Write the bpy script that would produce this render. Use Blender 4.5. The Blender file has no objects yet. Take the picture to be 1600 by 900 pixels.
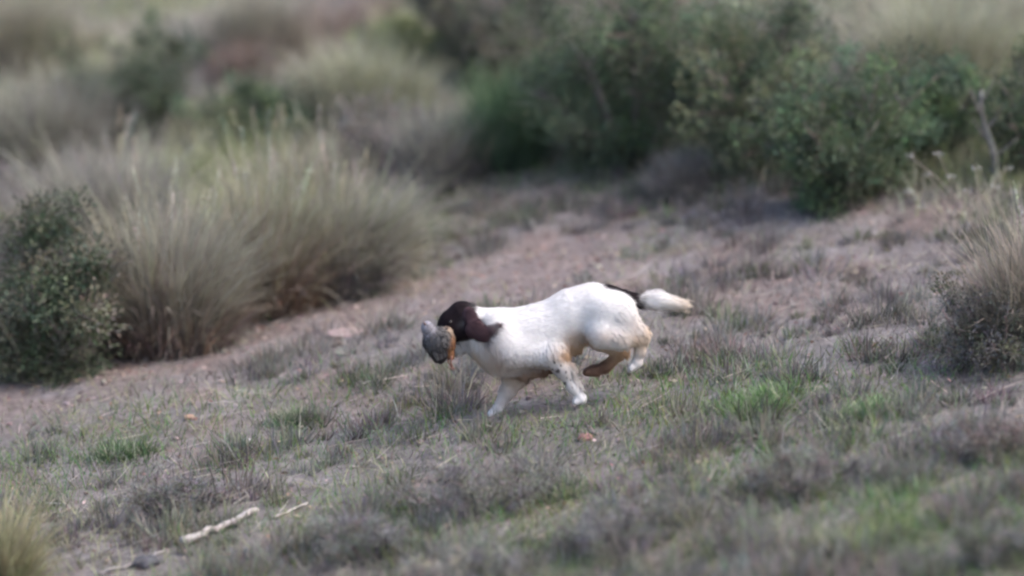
import bpy, math, random
import numpy as np
from mathutils import Vector

# ------------------------------------------------------------------ camera, sky, sun, exposure
SC = bpy.context.scene
COL = SC.collection
RNG = np.random.default_rng(11)
PITCH = math.radians(14.0)
FPX = 6222.0                       # focal length in pixels of a 1600 px wide frame (140 mm)
RIGHT = np.array([1.0, 0.0, 0.0])
UP = np.array([0.0, math.sin(PITCH), math.cos(PITCH)])
FWD = np.array([0.0, math.cos(PITCH), -math.sin(PITCH)])
CAM = -(((845 - 800) / FPX * 16) * RIGHT - ((640 - 450) / FPX * 16) * UP + 16 * FWD)

cam = bpy.data.cameras.new('camera')
cam.lens = 36.0 * FPX / 1600.0
cam.sensor_width = 36.0
cam.clip_end = 500
cam.dof.use_dof = True
cam.dof.focus_distance = 16.0
cam.dof.aperture_fstop = 0.72
camo = bpy.data.objects.new('camera', cam)
camo.location = CAM
camo.rotation_euler = (math.pi / 2 - PITCH, 0, 0)
COL.objects.link(camo)
SC.camera = camo

SUN_EL, SUN_AZ = math.radians(54), math.radians(104)      # azimuth from +Y towards +X
world = bpy.data.worlds.new('World')
SC.world = world
world.use_nodes = True
wn = world.node_tree
sky = wn.nodes.new('ShaderNodeTexSky')
sky.sky_type = 'NISHITA'
sky.sun_disc = False
sky.sun_elevation = SUN_EL
sky.sun_rotation = SUN_AZ
sky.dust_density = 4.0
sky.air_density = 1.0
sky.ozone_density = 1.0
wn.links.new(sky.outputs[0], wn.nodes['Background'].inputs[0])
wn.nodes['Background'].inputs[1].default_value = 0.15

sl = bpy.data.lights.new('sun', 'SUN')
sl.energy = 0.65
sl.angle = math.radians(50)
sl.color = (1.0, 0.93, 0.88)
so = bpy.data.objects.new('sun', sl)
d = Vector((math.sin(SUN_AZ) * math.cos(SUN_EL), math.cos(SUN_AZ) * math.cos(SUN_EL), math.sin(SUN_EL)))
so.rotation_euler = d.to_track_quat('Z', 'Y').to_euler()
so.location = (6, 4, 12)
COL.objects.link(so)

SC.view_settings.view_transform = 'Standard'
SC.view_settings.look = 'None'
SC.view_settings.gamma = 1.0
SC.view_settings.exposure = 1.22
SC.view_settings.use_curve_mapping = False
SC.render.engine = 'CYCLES'
SC.cycles.max_bounces = 3
SC.cycles.diffuse_bounces = 3
SC.cycles.transmission_bounces = 2
SC.cycles.use_adaptive_sampling = True
SC.cycles.adaptive_threshold = 0.03
SC.cycles.filter_width = 2.4

# ------------------------------------------------------------------ helpers
def hash2(ix, iy, seed):
    h = (ix.astype(np.int64) * 374761393 + iy.astype(np.int64) * 668265263 + seed * 1442695041) & 0xFFFFFFFF
    h = ((h ^ (h >> 13)) * 1274126177) & 0xFFFFFFFF
    return ((h ^ (h >> 16)) & 0xFFFF) / 65535.0

def vnoise(x, y, seed=0):
    x = np.asarray(x, float); y = np.asarray(y, float)
    ix, iy = np.floor(x), np.floor(y)
    fx, fy = x - ix, y - iy
    ux, uy = fx * fx * (3 - 2 * fx), fy * fy * (3 - 2 * fy)
    a, b = hash2(ix, iy, seed), hash2(ix + 1, iy, seed)
    c, e = hash2(ix, iy + 1, seed), hash2(ix + 1, iy + 1, seed)
    return (a * (1 - ux) + b * ux) * (1 - uy) + (c * (1 - ux) + e * ux) * uy

def fbm(x, y, seed=0, octv=4):
    t, amp, s = 0.0, 0.5, 0.0
    for k in range(octv):
        t = t + amp * vnoise(x * 2 ** k, y * 2 ** k, seed + k * 17)
        s += amp; amp *= 0.5
    return t / s

def sstep(a, b, x):
    t = np.clip((x - a) / (b - a), 0, 1)
    return t * t * (3 - 2 * t)

def terrain(x, y):
    x = np.asarray(x, float); y = np.asarray(y, float)
    z = 0.15 * np.clip(x, -6, 6) + 0.03 * np.clip(np.abs(x) - 6, 0, 40) * np.sign(x)
    z = z + 0.06 * np.clip(y - 3, 0, 60) + 0.12 * np.clip(y - 10, 0, 60)
    near = sstep(0.25, 0.9, np.hypot(x, y))
    z = z + near * (0.16 * (fbm(x * 0.7, y * 0.7, 3) - 0.5) + 0.05 * (fbm(x * 3.1, y * 3.1, 5) - 0.5))
    z = z + 0.014 * (fbm(x * 11, y * 11, 9, 3) - 0.5)
    return z
Z0 = float(terrain(0.0, 0.0))

def ray(px, py):
    v = FWD + ((px - 800) / FPX) * RIGHT - ((py - 450) / FPX) * UP
    return v / np.linalg.norm(v)

def G(px, py):
    """the ground point seen at a pixel of the 1600x900 photograph"""
    r = ray(px, py)
    t = np.linspace(10, 60, 5001)
    p = CAM[None] + t[:, None] * r[None]
    k = np.argmax(p[:, 2] < terrain(p[:, 0], p[:, 1]) - Z0)
    return p[k]

def ground_z(x, y):
    return terrain(x, y) - Z0

def mesh(name, V, F, C=None, mat=None, parent=None, smooth=False, F3=None):
    V = np.asarray(V, np.float32).reshape(-1, 3)
    me = bpy.data.meshes.new(name)
    me.vertices.add(len(V))
    me.vertices.foreach_set('co', V.ravel())
    li, st, tot = [], [], []
    off = 0
    if isinstance(F, tuple): F, F3 = F
    for f in (F, F3):
        if f is None or len(f) == 0:
            continue
        f = np.asarray(f, np.int32)
        n = f.shape[1]
        li.append(f.ravel())
        st.append(off + np.arange(len(f)) * n)
        off += f.size
    li = np.concatenate(li); st = np.concatenate(st)
    me.loops.add(len(li))
    me.loops.foreach_set('vertex_index', li.astype(np.int32))
    me.polygons.add(len(st))
    me.polygons.foreach_set('loop_start', st.astype(np.int32))
    if C is not None:
        C = np.asarray(C, np.float32)
        if C.ndim == 1:
            C = np.tile(C, (len(V), 1))
        a = me.attributes.new('Col', 'FLOAT_COLOR', 'POINT')
        a.data.foreach_set('color', np.c_[C[:, :3], np.ones(len(C), np.float32)].astype(np.float32).ravel())
    me.update(calc_edges=True)
    if smooth:
        me.polygons.foreach_set('use_smooth', np.ones(len(me.polygons), bool))
    if mat:
        me.materials.append(mat)
    o = bpy.data.objects.new(name, me)
    COL.objects.link(o)
    if parent:
        o.parent = parent
        o.matrix_parent_inverse.identity()
        o.location = -Vector(parent.location)
    return o

def empty(name, loc):
    o = bpy.data.objects.new(name, None)
    o.empty_display_size = 0.1
    o.location = loc
    COL.objects.link(o)
    return o

def tag(o, label=None, cat=None, group=None, kind=None):
    for k, v in (('label', label), ('category', cat), ('group', group), ('kind', kind)):
        if v:
            o[k] = v
    return o

def material(name, rough=0.85, transl=0.0, scale=60.0, amount=0.25, sheen=0.0, bump=0.0, spec=0.3):
    m = bpy.data.materials.new(name)
    m.use_nodes = True
    nt = m.node_tree
    b = nt.nodes['Principled BSDF']
    at = nt.nodes.new('ShaderNodeAttribute'); at.attribute_name = 'Col'
    tc = nt.nodes.new('ShaderNodeTexCoord')
    nz = nt.nodes.new('ShaderNodeTexNoise'); nz.inputs['Scale'].default_value = scale
    nz.inputs['Detail'].default_value = 2
    nt.links.new(tc.outputs['Object'], nz.inputs['Vector'])
    mr = nt.nodes.new('ShaderNodeMapRange')
    mr.inputs['From Min'].default_value = 0.25; mr.inputs['From Max'].default_value = 0.75
    mr.inputs['To Min'].default_value = 1 - amount; mr.inputs['To Max'].default_value = 1 + amount
    nt.links.new(nz.outputs['Fac'], mr.inputs['Value'])
    mx = nt.nodes.new('ShaderNodeVectorMath'); mx.operation = 'SCALE'
    nt.links.new(at.outputs['Color'], mx.inputs[0])
    nt.links.new(mr.outputs['Result'], mx.inputs['Scale'])
    nt.links.new(mx.outputs[0], b.inputs['Base Color'])
    b.inputs['Roughness'].default_value = rough
    b.inputs['Specular IOR Level'].default_value = spec
    b.inputs['Sheen Weight'].default_value = sheen
    if bump:
        bp = nt.nodes.new('ShaderNodeBump'); bp.inputs['Strength'].default_value = bump
        bp.inputs['Distance'].default_value = 0.01
        nt.links.new(nz.outputs['Fac'], bp.inputs['Height'])
        nt.links.new(bp.outputs[0], b.inputs['Normal'])
    if transl:
        tr = nt.nodes.new('ShaderNodeBsdfTranslucent')
        nt.links.new(mx.outputs[0], tr.inputs['Color'])
        ms = nt.nodes.new('ShaderNodeMixShader'); ms.inputs[0].default_value = transl
        nt.links.new(b.outputs[0], ms.inputs[1]); nt.links.new(tr.outputs[0], ms.inputs[2])
        nt.links.new(ms.outputs[0], nt.nodes['Material Output'].inputs['Surface'])
    return m

M_GRASS = material('grass_blades', 0.8, 0.3, 9.0, 0.25)
M_LEAF = material('leaves', 0.65, 0.25, 14.0, 0.3)
M_WOOD = material('bark', 0.9, 0, 40.0, 0.4, bump=0.4)
M_LITTER = material('dead_leaves', 0.85, 0.1, 50.0, 0.3)
M_STONE = material('stone', 0.9, 0, 45.0, 0.35, bump=0.5)
M_FUR = material('fur', 0.8, 0.15, 30.0, 0.04, spec=0.12)
M_SKIN = material('coat_skin', 0.85, 0, 40.0, 0.08, spec=0.15)
M_FEATHER = material('feathers', 0.7, 0.08, 70.0, 0.3)
M_EYE = material('eye', 0.1, 0, 20, 0.05, spec=0.6)

def blades(base, az, length, tilt, bend, width, c0, c1, K=3, side=None):
    """curved tapering strips; returns V, F(quads), C"""
    N = len(base)
    P = np.empty((N, K + 1, 3)); P[:, 0] = base
    dx, dy = np.cos(az), np.sin(az)
    for k in range(K):
        th = tilt + bend * ((k + 0.5) / K) ** 1.3
        st = np.stack([np.sin(th) * dx, np.sin(th) * dy, np.cos(th)], 1) * (length / K)[:, None]
        P[:, k + 1] = P[:, k] + st
    if side is None:
        sa = az + RNG.uniform(-1.2, 1.2, N) + np.pi / 2
    else:
        sa = side
    S = np.stack([np.cos(sa), np.sin(sa), RNG.uniform(-.3, .3, N)], 1)
    t = np.linspace(0, 1, K + 1)
    w = (1 - t ** 1.6) * 0.92 + 0.08
    off = S[:, None, :] * (w[None, :, None] * width[:, None, None] * 0.5)
    n2 = K * 2 + 1
    V = np.concatenate([np.stack([P - off, P + off], 2)[:, :K].reshape(N, K * 2, 3), P[:, K:]], 1).reshape(-1, 3)
    i0 = np.arange(N) * n2
    i = i0[:, None] + (np.arange(K - 1) * 2)[None]
    F = (np.stack([i, i + 1, i + 3, i + 2], -1).reshape(-1, 4), np.stack([i0 + K * 2 - 2, i0 + K * 2 - 1, i0 + K * 2], 1))
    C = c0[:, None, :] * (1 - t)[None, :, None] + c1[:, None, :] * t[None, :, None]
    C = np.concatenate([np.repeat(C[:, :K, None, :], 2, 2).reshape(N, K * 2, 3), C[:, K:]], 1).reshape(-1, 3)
    return V, F, C

def leaves(pos, dirn, length, width, col):
    """diamond leaves, folded a little along the midrib (2 triangles each side)"""
    N = len(pos)
    dirn = dirn / (np.linalg.norm(dirn, axis=1, keepdims=True) + 1e-9)
    r = RNG.normal(size=(N, 3))
    s = np.cross(dirn, r); s /= (np.linalg.norm(s, axis=1, keepdims=True) + 1e-9)
    n = np.cross(dirn, s)
    L, W = length[:, None], width[:, None]
    a = pos
    b = pos + dirn * L * 0.45 + s * W * 0.5 + n * W * 0.15
    c = pos + dirn * L + n * L * 0.08
    e = pos + dirn * L * 0.45 - s * W * 0.5 + n * W * 0.15
    V = np.stack([a, b, c, e], 1).reshape(-1, 3)
    F = np.arange(N * 4).reshape(N, 4)
    return V, F, np.repeat(col, 4, 0)

def tube(pts, rad, sides=5):
    pts = np.asarray(pts, float); n = len(pts)
    rad = np.asarray(rad, float) * np.ones(n)
    tan = np.gradient(pts, axis=0); tan /= np.linalg.norm(tan, axis=1, keepdims=True) + 1e-9
    ref = np.array([0.31, 0.87, 0.21]) if abs(tan[0, 2]) > 0.5 else np.array([0.05, 0.1, 1.0])
    u = np.cross(tan, ref); u /= np.linalg.norm(u, axis=1, keepdims=True) + 1e-9
    v = np.cross(tan, u)
    a = np.arange(sides) * 2 * np.pi / sides
    ring = pts[:, None] + rad[:, None, None] * (np.cos(a)[None, :, None] * u[:, None] + np.sin(a)[None, :, None] * v[:, None])
    V = ring.reshape(-1, 3)
    i = np.arange(n - 1)[:, None] * sides; j = np.arange(sides)[None]; j2 = (j + 1) % sides
    F = np.stack([i + j, i + j2, i + sides + j2, i + sides + j], -1).reshape(-1, 4)
    V = np.r_[V, pts[:1], pts[-1:]]
    c0, c1 = len(V) - 2, len(V) - 1
    jj = np.arange(sides)
    cap = np.r_[np.stack([np.full(sides, c0), (jj + 1) % sides, jj], 1),
                np.stack([np.full(sides, c1), (n - 1) * sides + jj, (n - 1) * sides + (jj + 1) % sides], 1)]
    return V, F, cap

class Batch:
    def __init__(s): s.V, s.F, s.F3, s.C, s.n = [], [], [], [], 0
    def add(s, V, F, C, F3=None):
        s.V.append(V); s.F.append(np.asarray(F) + s.n)
        if F3 is not None: s.F3.append(np.asarray(F3) + s.n)
        C = np.asarray(C, float)
        s.C.append(np.tile(C, (len(V), 1)) if C.ndim == 1 else C); s.n += len(V)
    def build(s, name, mat, parent=None, smooth=False):
        return mesh(name, np.concatenate(s.V), np.concatenate(s.F), np.concatenate(s.C), mat, parent, smooth,
                    np.concatenate(s.F3) if s.F3 else None)

def jitter(col, n, amt=0.2, hue=0.08):
    c = np.asarray(col, float)
    c = c[None] if c.ndim == 1 else c
    return np.clip(c * (1 + RNG.normal(0, amt, (n, 1))) * (1 + RNG.normal(0, hue, (n, 3))), 0.008, 0.9)

def pick(cols, n, amt=0.2, hue=0.06, w=None):
    cols = np.asarray(cols, float)
    return jitter(cols[RNG.choice(len(cols), n, p=w)], n, amt, hue)

# ------------------------------------------------------------------ ground
PATH = np.array([G(*p)[:2] for p in [(-250, 650), (0, 600), (300, 535), (600, 465), (760, 440), (980, 395), (1220, 385), (1420, 400), (1700, 420)]])
def path_mask(x, y):
    x = np.asarray(x); dmin = np.full(x.shape, 1e9)
    for a, b in zip(PATH[:-1], PATH[1:]):
        ab = b - a
        t = np.clip(((x - a[0]) * ab[0] + (y - a[1]) * ab[1]) / (ab @ ab), 0, 1)
        dmin = np.minimum(dmin, np.hypot(x - a[0] - t * ab[0], y - a[1] - t * ab[1]))
    dmin = dmin + 0.55 * (fbm(x * 1.7, y * 1.7, 21) - 0.5)
    return (1 - sstep(0.35, 0.85, dmin)) * (1 - .6 * sstep(0.0, .9, x))

def green_mask(x, y):
    g = sstep(0.47, 0.63, fbm(np.asarray(x) * 1.5 + 3.1, np.asarray(y) * 0.8, 33))
    for (px, py, r) in GREEN_SPOTS:
        q = G(px, py); r = r * 1.2
        g = np.maximum(g, np.exp(-(((x - q[0]) / (r * 1.5)) ** 2 + ((y - q[1]) / (r * 1.3)) ** 2)))
    return g * (1 - 0.85 * path_mask(x, y))
GREEN_SPOTS = [(1190, 630, .36), (1060, 642, .34), (1390, 810, .3), (1330, 625, .22), (470, 640, .22), (190, 690, .22), (1500, 760, .25),
               (880, 670, .3), (1540, 830, .25), (640, 680, .2), (1240, 860, .25), (420, 720, .18), (110, 740, .2), (850, 270, .25)]

def axis(lo, hi, step, far):
    core = list(np.arange(lo, hi + 1e-6, step))
    s = step; a = hi; up = []
    while a < far:
        s *= 1.35; a += s; up.append(a)
    s = step; a = lo; dn = []
    while a > -far:
        s *= 1.35; a -= s; dn.append(a)
    return np.array(dn[::-1] + core + up)
gx, gy = axis(-5, 5, 0.045, 150), axis(-4, 13, 0.06, 150)
X, Y = np.meshgrid(gx, gy, indexing='ij')
Zg = ground_z(X, Y)
nx, ny = X.shape
idx = np.arange(nx * ny).reshape(nx, ny)
Fg = np.stack([idx[:-1, :-1], idx[1:, :-1], idx[1:, 1:], idx[:-1, 1:]], -1).reshape(-1, 4)
pm = path_mask(X, Y)[..., None]
soil = np.array([.195, .158, .152]); duff = np.array([.165, .15, .145]); rust = np.array([.215, .15, .132]); grey = np.array([.24, .22, .225])
n1 = fbm(X * 2.3, Y * 2.3, 41)[..., None]; n2 = fbm(X * 7, Y * 7, 47)[..., None]
Cg = duff * (1 - pm) + soil * pm
Cg = Cg * (1 - .5 * sstep(.5, .68, n1)) + rust * .5 * sstep(.5, .68, n1)
Cg = Cg * (1 - .6 * sstep(.52, .66, n2)) + grey * .6 * sstep(.52, .66, n2)
M_SOIL = material('soil', 0.95, 0, 26.0, 0.35, bump=0.8)
tag(mesh('ground', np.stack([X, Y, Zg], -1).reshape(-1, 3), Fg, Cg.reshape(-1, 3), M_SOIL, smooth=True),
    'pinkish brown bare earth hillside under dry grass and scrub', 'ground', kind='structure')

def scatter(n, ymin=-2.9, ymax=11.5, margin=0.9):
    """ground points inside the wedge of ground around the view, denser near the camera"""
    y = ymin + (ymax - ymin) * RNG.random(n) ** 1.15
    half = (16.5 + y) * 800 / FPX * 1.0 + margin
    x = RNG.uniform(-1, 1, n) * half
    return x, y

def keep(x, y, prob):
    k = RNG.random(len(x)) < prob
    return x[k], y[k]

def to_px(x, y):
    P = np.stack([x, y, ground_z(x, y)], 1) - CAM
    dep = P @ FWD
    return 800 + FPX * (P @ RIGHT) / dep, 450 - FPX * (P @ UP) / dep
EDGE = np.array([G(*p)[:2] for p in [(-500, 700), (0, 585), (330, 510), (640, 452), (690, 300), (850, 268), (1080, 285), (1330, 312), (1460, 345), (1600, 400), (2100, 430)]])
def behind_edge(x, y):
    """distance in metres beyond the line where the clearing ends (negative inside the clearing)"""
    return y - np.interp(x, EDGE[:, 0], EDGE[:, 1])

# tall dry grass of the hillside beyond the clearing
x, y = scatter(205000, .2, 13, 1.9)
be = behind_edge(x, y) + .5 * (fbm(x * 2, y * 2, 81) - .5)
x, y = keep(x, y, sstep(-.05, .5, be) * (.4 + .6 * sstep(.36, .55, fbm(x * 1.9, y * 1.4, 83))))
n = len(x)
tone = fbm(x * 1.3, y * 1.1, 87); tone2 = fbm(x * 1.7 + 9, y * 1.3, 89)
c = np.where((tone > .58)[:, None], [[.34, .37, .2]], [[.47, .46, .35]])
c = np.where((tone < .42)[:, None], [[.31, .285, .275]], c)
c = np.where((tone2 > .62)[:, None], [[.29, .225, .19]], c)
c = jitter(c, n, .22, .05)
hh = .5 + 1.1 * sstep(.35, .65, fbm(x * 2.6, y * 2.2, 93))
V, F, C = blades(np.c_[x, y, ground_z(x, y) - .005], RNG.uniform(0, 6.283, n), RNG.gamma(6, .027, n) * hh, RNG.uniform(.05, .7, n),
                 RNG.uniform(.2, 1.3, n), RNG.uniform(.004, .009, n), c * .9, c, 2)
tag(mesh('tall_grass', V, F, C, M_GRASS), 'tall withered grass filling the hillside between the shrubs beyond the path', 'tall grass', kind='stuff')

# dry grass: fine greyish matted blades
x, y = scatter(165000)
pmk = path_mask(x, y)
x, y = keep(x, y, (0.35 + 0.65 * sstep(.35, .6, fbm(x * 3, y * 3, 61))) * (1 - 0.55 * pmk))
n = len(x)
tone = fbm(x * 2.2, y * 1.6, 67)[:, None]
cA, cB, cD = np.array([.28, .262, .25]), np.array([.31, .32, .21]), np.array([.22, .18, .165])
c = cA * (1 - sstep(.45, .62, tone)) + cB * sstep(.45, .62, tone)
c = np.where(RNG.random((n, 1)) < .25, cD, c)
c = jitter(c, n, .25, .05)
near_dog = np.exp(-((x + .02) / .4) ** 2 - (y / .2) ** 2)
L = RNG.gamma(4, .016, n) * (1 - .45 * near_dog) * (1 - .4 * path_mask(x, y))
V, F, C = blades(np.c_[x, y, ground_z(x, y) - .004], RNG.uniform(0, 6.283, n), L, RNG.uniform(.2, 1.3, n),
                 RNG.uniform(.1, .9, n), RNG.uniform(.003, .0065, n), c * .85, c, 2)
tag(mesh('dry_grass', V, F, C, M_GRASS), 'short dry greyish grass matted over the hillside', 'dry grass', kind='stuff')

# green grass
x, y = scatter(135000, -2.9, 7)
x, y = keep(x, y, green_mask(x, y))
n = len(x)
c = pick([[.13, .26, .09], [.17, .265, .085], [.22, .26, .085], [.11, .22, .11]], n, .2, .06)
near_dog = np.exp(-((x + .02) / .4) ** 2 - (y / .2) ** 2)
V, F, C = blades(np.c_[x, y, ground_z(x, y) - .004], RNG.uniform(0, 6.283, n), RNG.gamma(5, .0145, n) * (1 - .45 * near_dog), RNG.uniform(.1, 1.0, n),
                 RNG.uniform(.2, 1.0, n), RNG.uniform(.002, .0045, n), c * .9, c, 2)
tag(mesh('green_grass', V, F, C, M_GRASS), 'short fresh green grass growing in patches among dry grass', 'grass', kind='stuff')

# low grey scrub: tiny twiggy cushions
x, y = scatter(5200, -2.9, 8)
m = (1 - path_mask(x, y)) * sstep(.38, .55, fbm(x * 1.9 + 7, y * 1.5, 71)) * np.clip(1 - np.exp(-(x / .7) ** 2 - (y / .35) ** 2) * 1.2, 0, 1)
x, y = keep(x, y, m * .95)
R = RNG.gamma(5, .013, len(x)); per = 42
cx, cy, cr = np.repeat(x, per), np.repeat(y, per), np.repeat(R, per)
n = len(cx)
ccol = np.repeat(pick([[.24, .225, .225], [.20, .195, .17], [.27, .255, .235], [.17, .185, .13], [.2, .17, .16]], len(x), .15, .05), per, 0)
a = RNG.uniform(0, 6.283, n); rr = cr * np.sqrt(RNG.random(n)) * .8
bx, by = cx + rr * np.cos(a), cy + rr * np.sin(a)
V, F, C = blades(np.c_[bx, by, ground_z(bx, by) - .003], a + RNG.normal(0, .6, n), cr * RNG.uniform(.7, 1.5, n), rr / cr * 1.0 + RNG.normal(0, .2, n),
                 RNG.normal(0, .5, n), RNG.uniform(.0045, .009, n), jitter(ccol * .9, n, .2), jitter(ccol, n, .2), 2)
tag(mesh('low_scrub', V, F, C, M_GRASS), 'low grey twiggy scrub cushions covering the slope', 'scrub', kind='stuff')

# leaf litter on the bare earth
x, y = scatter(26000, -2.9, 9)
x, y = keep(x, y, .25 + .75 * path_mask(x, y))
n = len(x)
az = RNG.uniform(0, 6.283, n)
dirn = np.c_[np.cos(az), np.sin(az), RNG.uniform(-.05, .5, n)]
V, F, C = leaves(np.c_[x, y, ground_z(x, y) + .003], dirn, RNG.uniform(.012, .04, n), RNG.uniform(.006, .018, n),
                 pick([[.34, .25, .23], [.26, .16, .13], [.42, .34, .31], [.2, .15, .13], [.36, .3, .24]], n, .25, .06))
tag(mesh('leaf_litter', V, F, C, M_LITTER), 'pinkish brown dead leaves and bark bits strewn on the bare earth', 'leaf litter', kind='stuff')

# pale lying straws and twigs
x, y = scatter(5200, -2.9, 9)
n = len(x)
z = ground_z(x, y)
az = RNG.normal(0.25, .7, n)
V, F, C = blades(np.c_[x, y, z + RNG.uniform(.004, .035, n)], az, RNG.gamma(5, .028, n), 1.57 - .15 * np.cos(az) + RNG.normal(0, .12, n),
                 RNG.normal(0, .2, n), RNG.uniform(.0025, .006, n), pick([[.5, .46, .42], [.42, .36, .3], [.3, .25, .23]], n, .2), pick([[.5, .46, .42], [.4, .36, .3]], n, .2), 3)
tag(mesh('fallen_straw', V, F, C, M_GRASS), 'pale dry straws and thin twigs lying on the ground', 'straw', kind='stuff')

# gravel
ICO_V = None
def ico(sub=1):
    t = (1 + 5 ** .5) / 2
    v = [(-1, t, 0), (1, t, 0), (-1, -t, 0), (1, -t, 0), (0, -1, t), (0, 1, t), (0, -1, -t), (0, 1, -t), (t, 0, -1), (t, 0, 1), (-t, 0, -1), (-t, 0, 1)]
    f = [(0, 11, 5), (0, 5, 1), (0, 1, 7), (0, 7, 10), (0, 10, 11), (1, 5, 9), (5, 11, 4), (11, 10, 2), (10, 7, 6), (7, 1, 8),
         (3, 9, 4), (3, 4, 2), (3, 2, 6), (3, 6, 8), (3, 8, 9), (4, 9, 5), (2, 4, 11), (6, 2, 10), (8, 6, 7), (9, 8, 1)]
    v = [np.array(a) / np.linalg.norm(a) for a in v]
    for _ in range(sub):
        cache, nf = {}, []
        def mid(a, b):
            k = (min(a, b), max(a, b))
            if k not in cache:
                q = v[a] + v[b]; v.append(q / np.linalg.norm(q)); cache[k] = len(v) - 1
            return cache[k]
        for a, b, c in f:
            ab, bc, ca = mid(a, b), mid(b, c), mid(c, a)
            nf += [(a, ab, ca), (b, bc, ab), (c, ca, bc), (ab, bc, ca)]
        f = nf
    return np.array(v), np.array(f)
I0V, I0F = ico(0); I2V, I2F = ico(2)
x, y = scatter(3600, -2.9, 8)
x, y = keep(x, y, .2 + .8 * path_mask(x, y))
n = len(x)
sz = np.minimum(RNG.gamma(2.5, .003, n) + .003, .015)
V = I0V[None] * (1 + RNG.normal(0, .18, (n, 12, 1))) * sz[:, None, None] * np.stack([RNG.uniform(.8, 1.5, n), RNG.uniform(.8, 1.5, n), RNG.uniform(.5, .9, n)], 1)[:, None]
V = V + np.c_[x, y, ground_z(x, y) + sz * .2][:, None]
F = (I0F[None] + (np.arange(n) * 12)[:, None, None]).reshape(-1, 3)
C = np.repeat(pick([[.27, .21, .2], [.3, .26, .25], [.22, .18, .17]], n, .18), 12, 0)
tag(mesh('gravel', V.reshape(-1, 3), F, C, M_STONE), 'small pinkish stones and clods scattered on the bare earth', 'gravel', kind='stuff')

# ------------------------------------------------------------------ plants
def place(px, base_py):
    q = G(px, base_py)
    ppm = FPX / ((q - CAM) @ FWD)
    return q, ppm

def tussock(name, label, cat, x0, x1, top, base, cols, N, basecols=None, lean=0.0, droop=.7, stalks=0, stalkcol=(.5, .46, .38), group=None, wid=.0055, foot=.3):
    N = int(N * .68); wid = wid * 1.15
    q, ppm = place((x0 + x1) / 2, base)
    H = (base - top) / ppm / math.cos(PITCH); W = (x1 - x0) / ppm
    root = empty(name, (q[0], q[1], ground_z(q[0], q[1])))
    tag(root, label, cat, group)
    a = RNG.uniform(0, 6.283, N); r = np.sqrt(RNG.random(N))
    br = foot * W
    bx, by = q[0] + r * br * np.cos(a), q[1] + r * br * np.sin(a) * .8
        # several sub-clumps give the outline its uneven tufts
    NK = 14
    k = RNG.integers(0, NK, N)
    kaz, kt = RNG.uniform(0, 6.283, NK), RNG.uniform(.03, .42, NK)
    kh = RNG.uniform(.45, 1.05, NK); kx, ky = RNG.normal(0, br * .7, NK), RNG.normal(0, br * .6, NK)
    bx, by = bx * .5 + (q[0] + kx[k]) * .5, by * .5 + (q[1] + ky[k]) * .5
    L = H * RNG.uniform(.45, 1.2, N) * kh[k]
    spread = math.atan2(W * .5 - br * .5, H) * .9
    tx = np.cos(a) * r * spread + np.cos(kaz[k]) * kt[k] + RNG.normal(0, .28, N) + lean
    ty = np.sin(a) * r * spread + np.sin(kaz[k]) * kt[k] + RNG.normal(0, .28, N)
    az, tl = np.arctan2(ty, tx), np.hypot(tx, ty)
    kc = pick(cols, NK, .1, .03)
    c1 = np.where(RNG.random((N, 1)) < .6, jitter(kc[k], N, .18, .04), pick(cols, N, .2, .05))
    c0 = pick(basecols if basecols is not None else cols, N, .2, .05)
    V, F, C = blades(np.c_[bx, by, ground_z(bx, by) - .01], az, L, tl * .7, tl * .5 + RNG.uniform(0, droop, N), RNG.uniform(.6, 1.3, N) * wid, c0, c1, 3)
    tag(mesh('blades', V, F, C, M_GRASS, root), kind='stuff')
    # dead thatch round the foot
    n = N // 4
    a = RNG.uniform(0, 6.283, n); r = np.sqrt(RNG.random(n)) * br * 1.2
    bx, by = q[0] + r * np.cos(a), q[1] + r * np.sin(a) * .9
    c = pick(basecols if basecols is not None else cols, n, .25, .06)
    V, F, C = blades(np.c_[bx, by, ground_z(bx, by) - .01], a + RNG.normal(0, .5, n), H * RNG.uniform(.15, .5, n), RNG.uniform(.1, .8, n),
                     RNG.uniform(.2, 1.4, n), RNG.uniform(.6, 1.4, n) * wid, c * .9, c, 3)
    tag(mesh('thatch', V, F, C, M_GRASS, root), kind='stuff')
    if stalks:
        B = Batch()
        for i in range(stalks):
            aa = RNG.uniform(0, 6.283); rr = br * RNG.random()
            p0 = np.array([q[0] + rr * math.cos(aa), q[1] + rr * math.sin(aa), 0.]); p0[2] = ground_z(p0[0], p0[1])
            t = np.linspace(0, 1, 6)
            dx, dy = RNG.normal(lean, .13), RNG.normal(0, .13)
            h = H * RNG.uniform(.85, 1.2)
            P = p0 + np.c_[dx * h * t ** 1.5, dy * h * t ** 1.5, h * t * (1 - .08 * t)]
            V, F, cap = tube(P, np.linspace(.0018, .0009, 6), 4)
            cc = jitter(stalkcol, 1, .15)[0]
            B.add(V, F, cc, cap)
            m = 26
            tt = RNG.uniform(.8, 1, m)
            pp = p0 + np.c_[dx * h * tt ** 1.5, dy * h * tt ** 1.5, h * tt * (1 - .08 * tt)]
            V, F, C = leaves(pp, RNG.normal(0, .6, (m, 3)) + [0, 0, .8], RNG.uniform(.008, .018, m), RNG.uniform(.003, .006, m), jitter(cc, m, .2))
            B.add(V, F, C)
        tag(B.build('seed_stalks', M_GRASS, root), kind='stuff')
    return root

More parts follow.
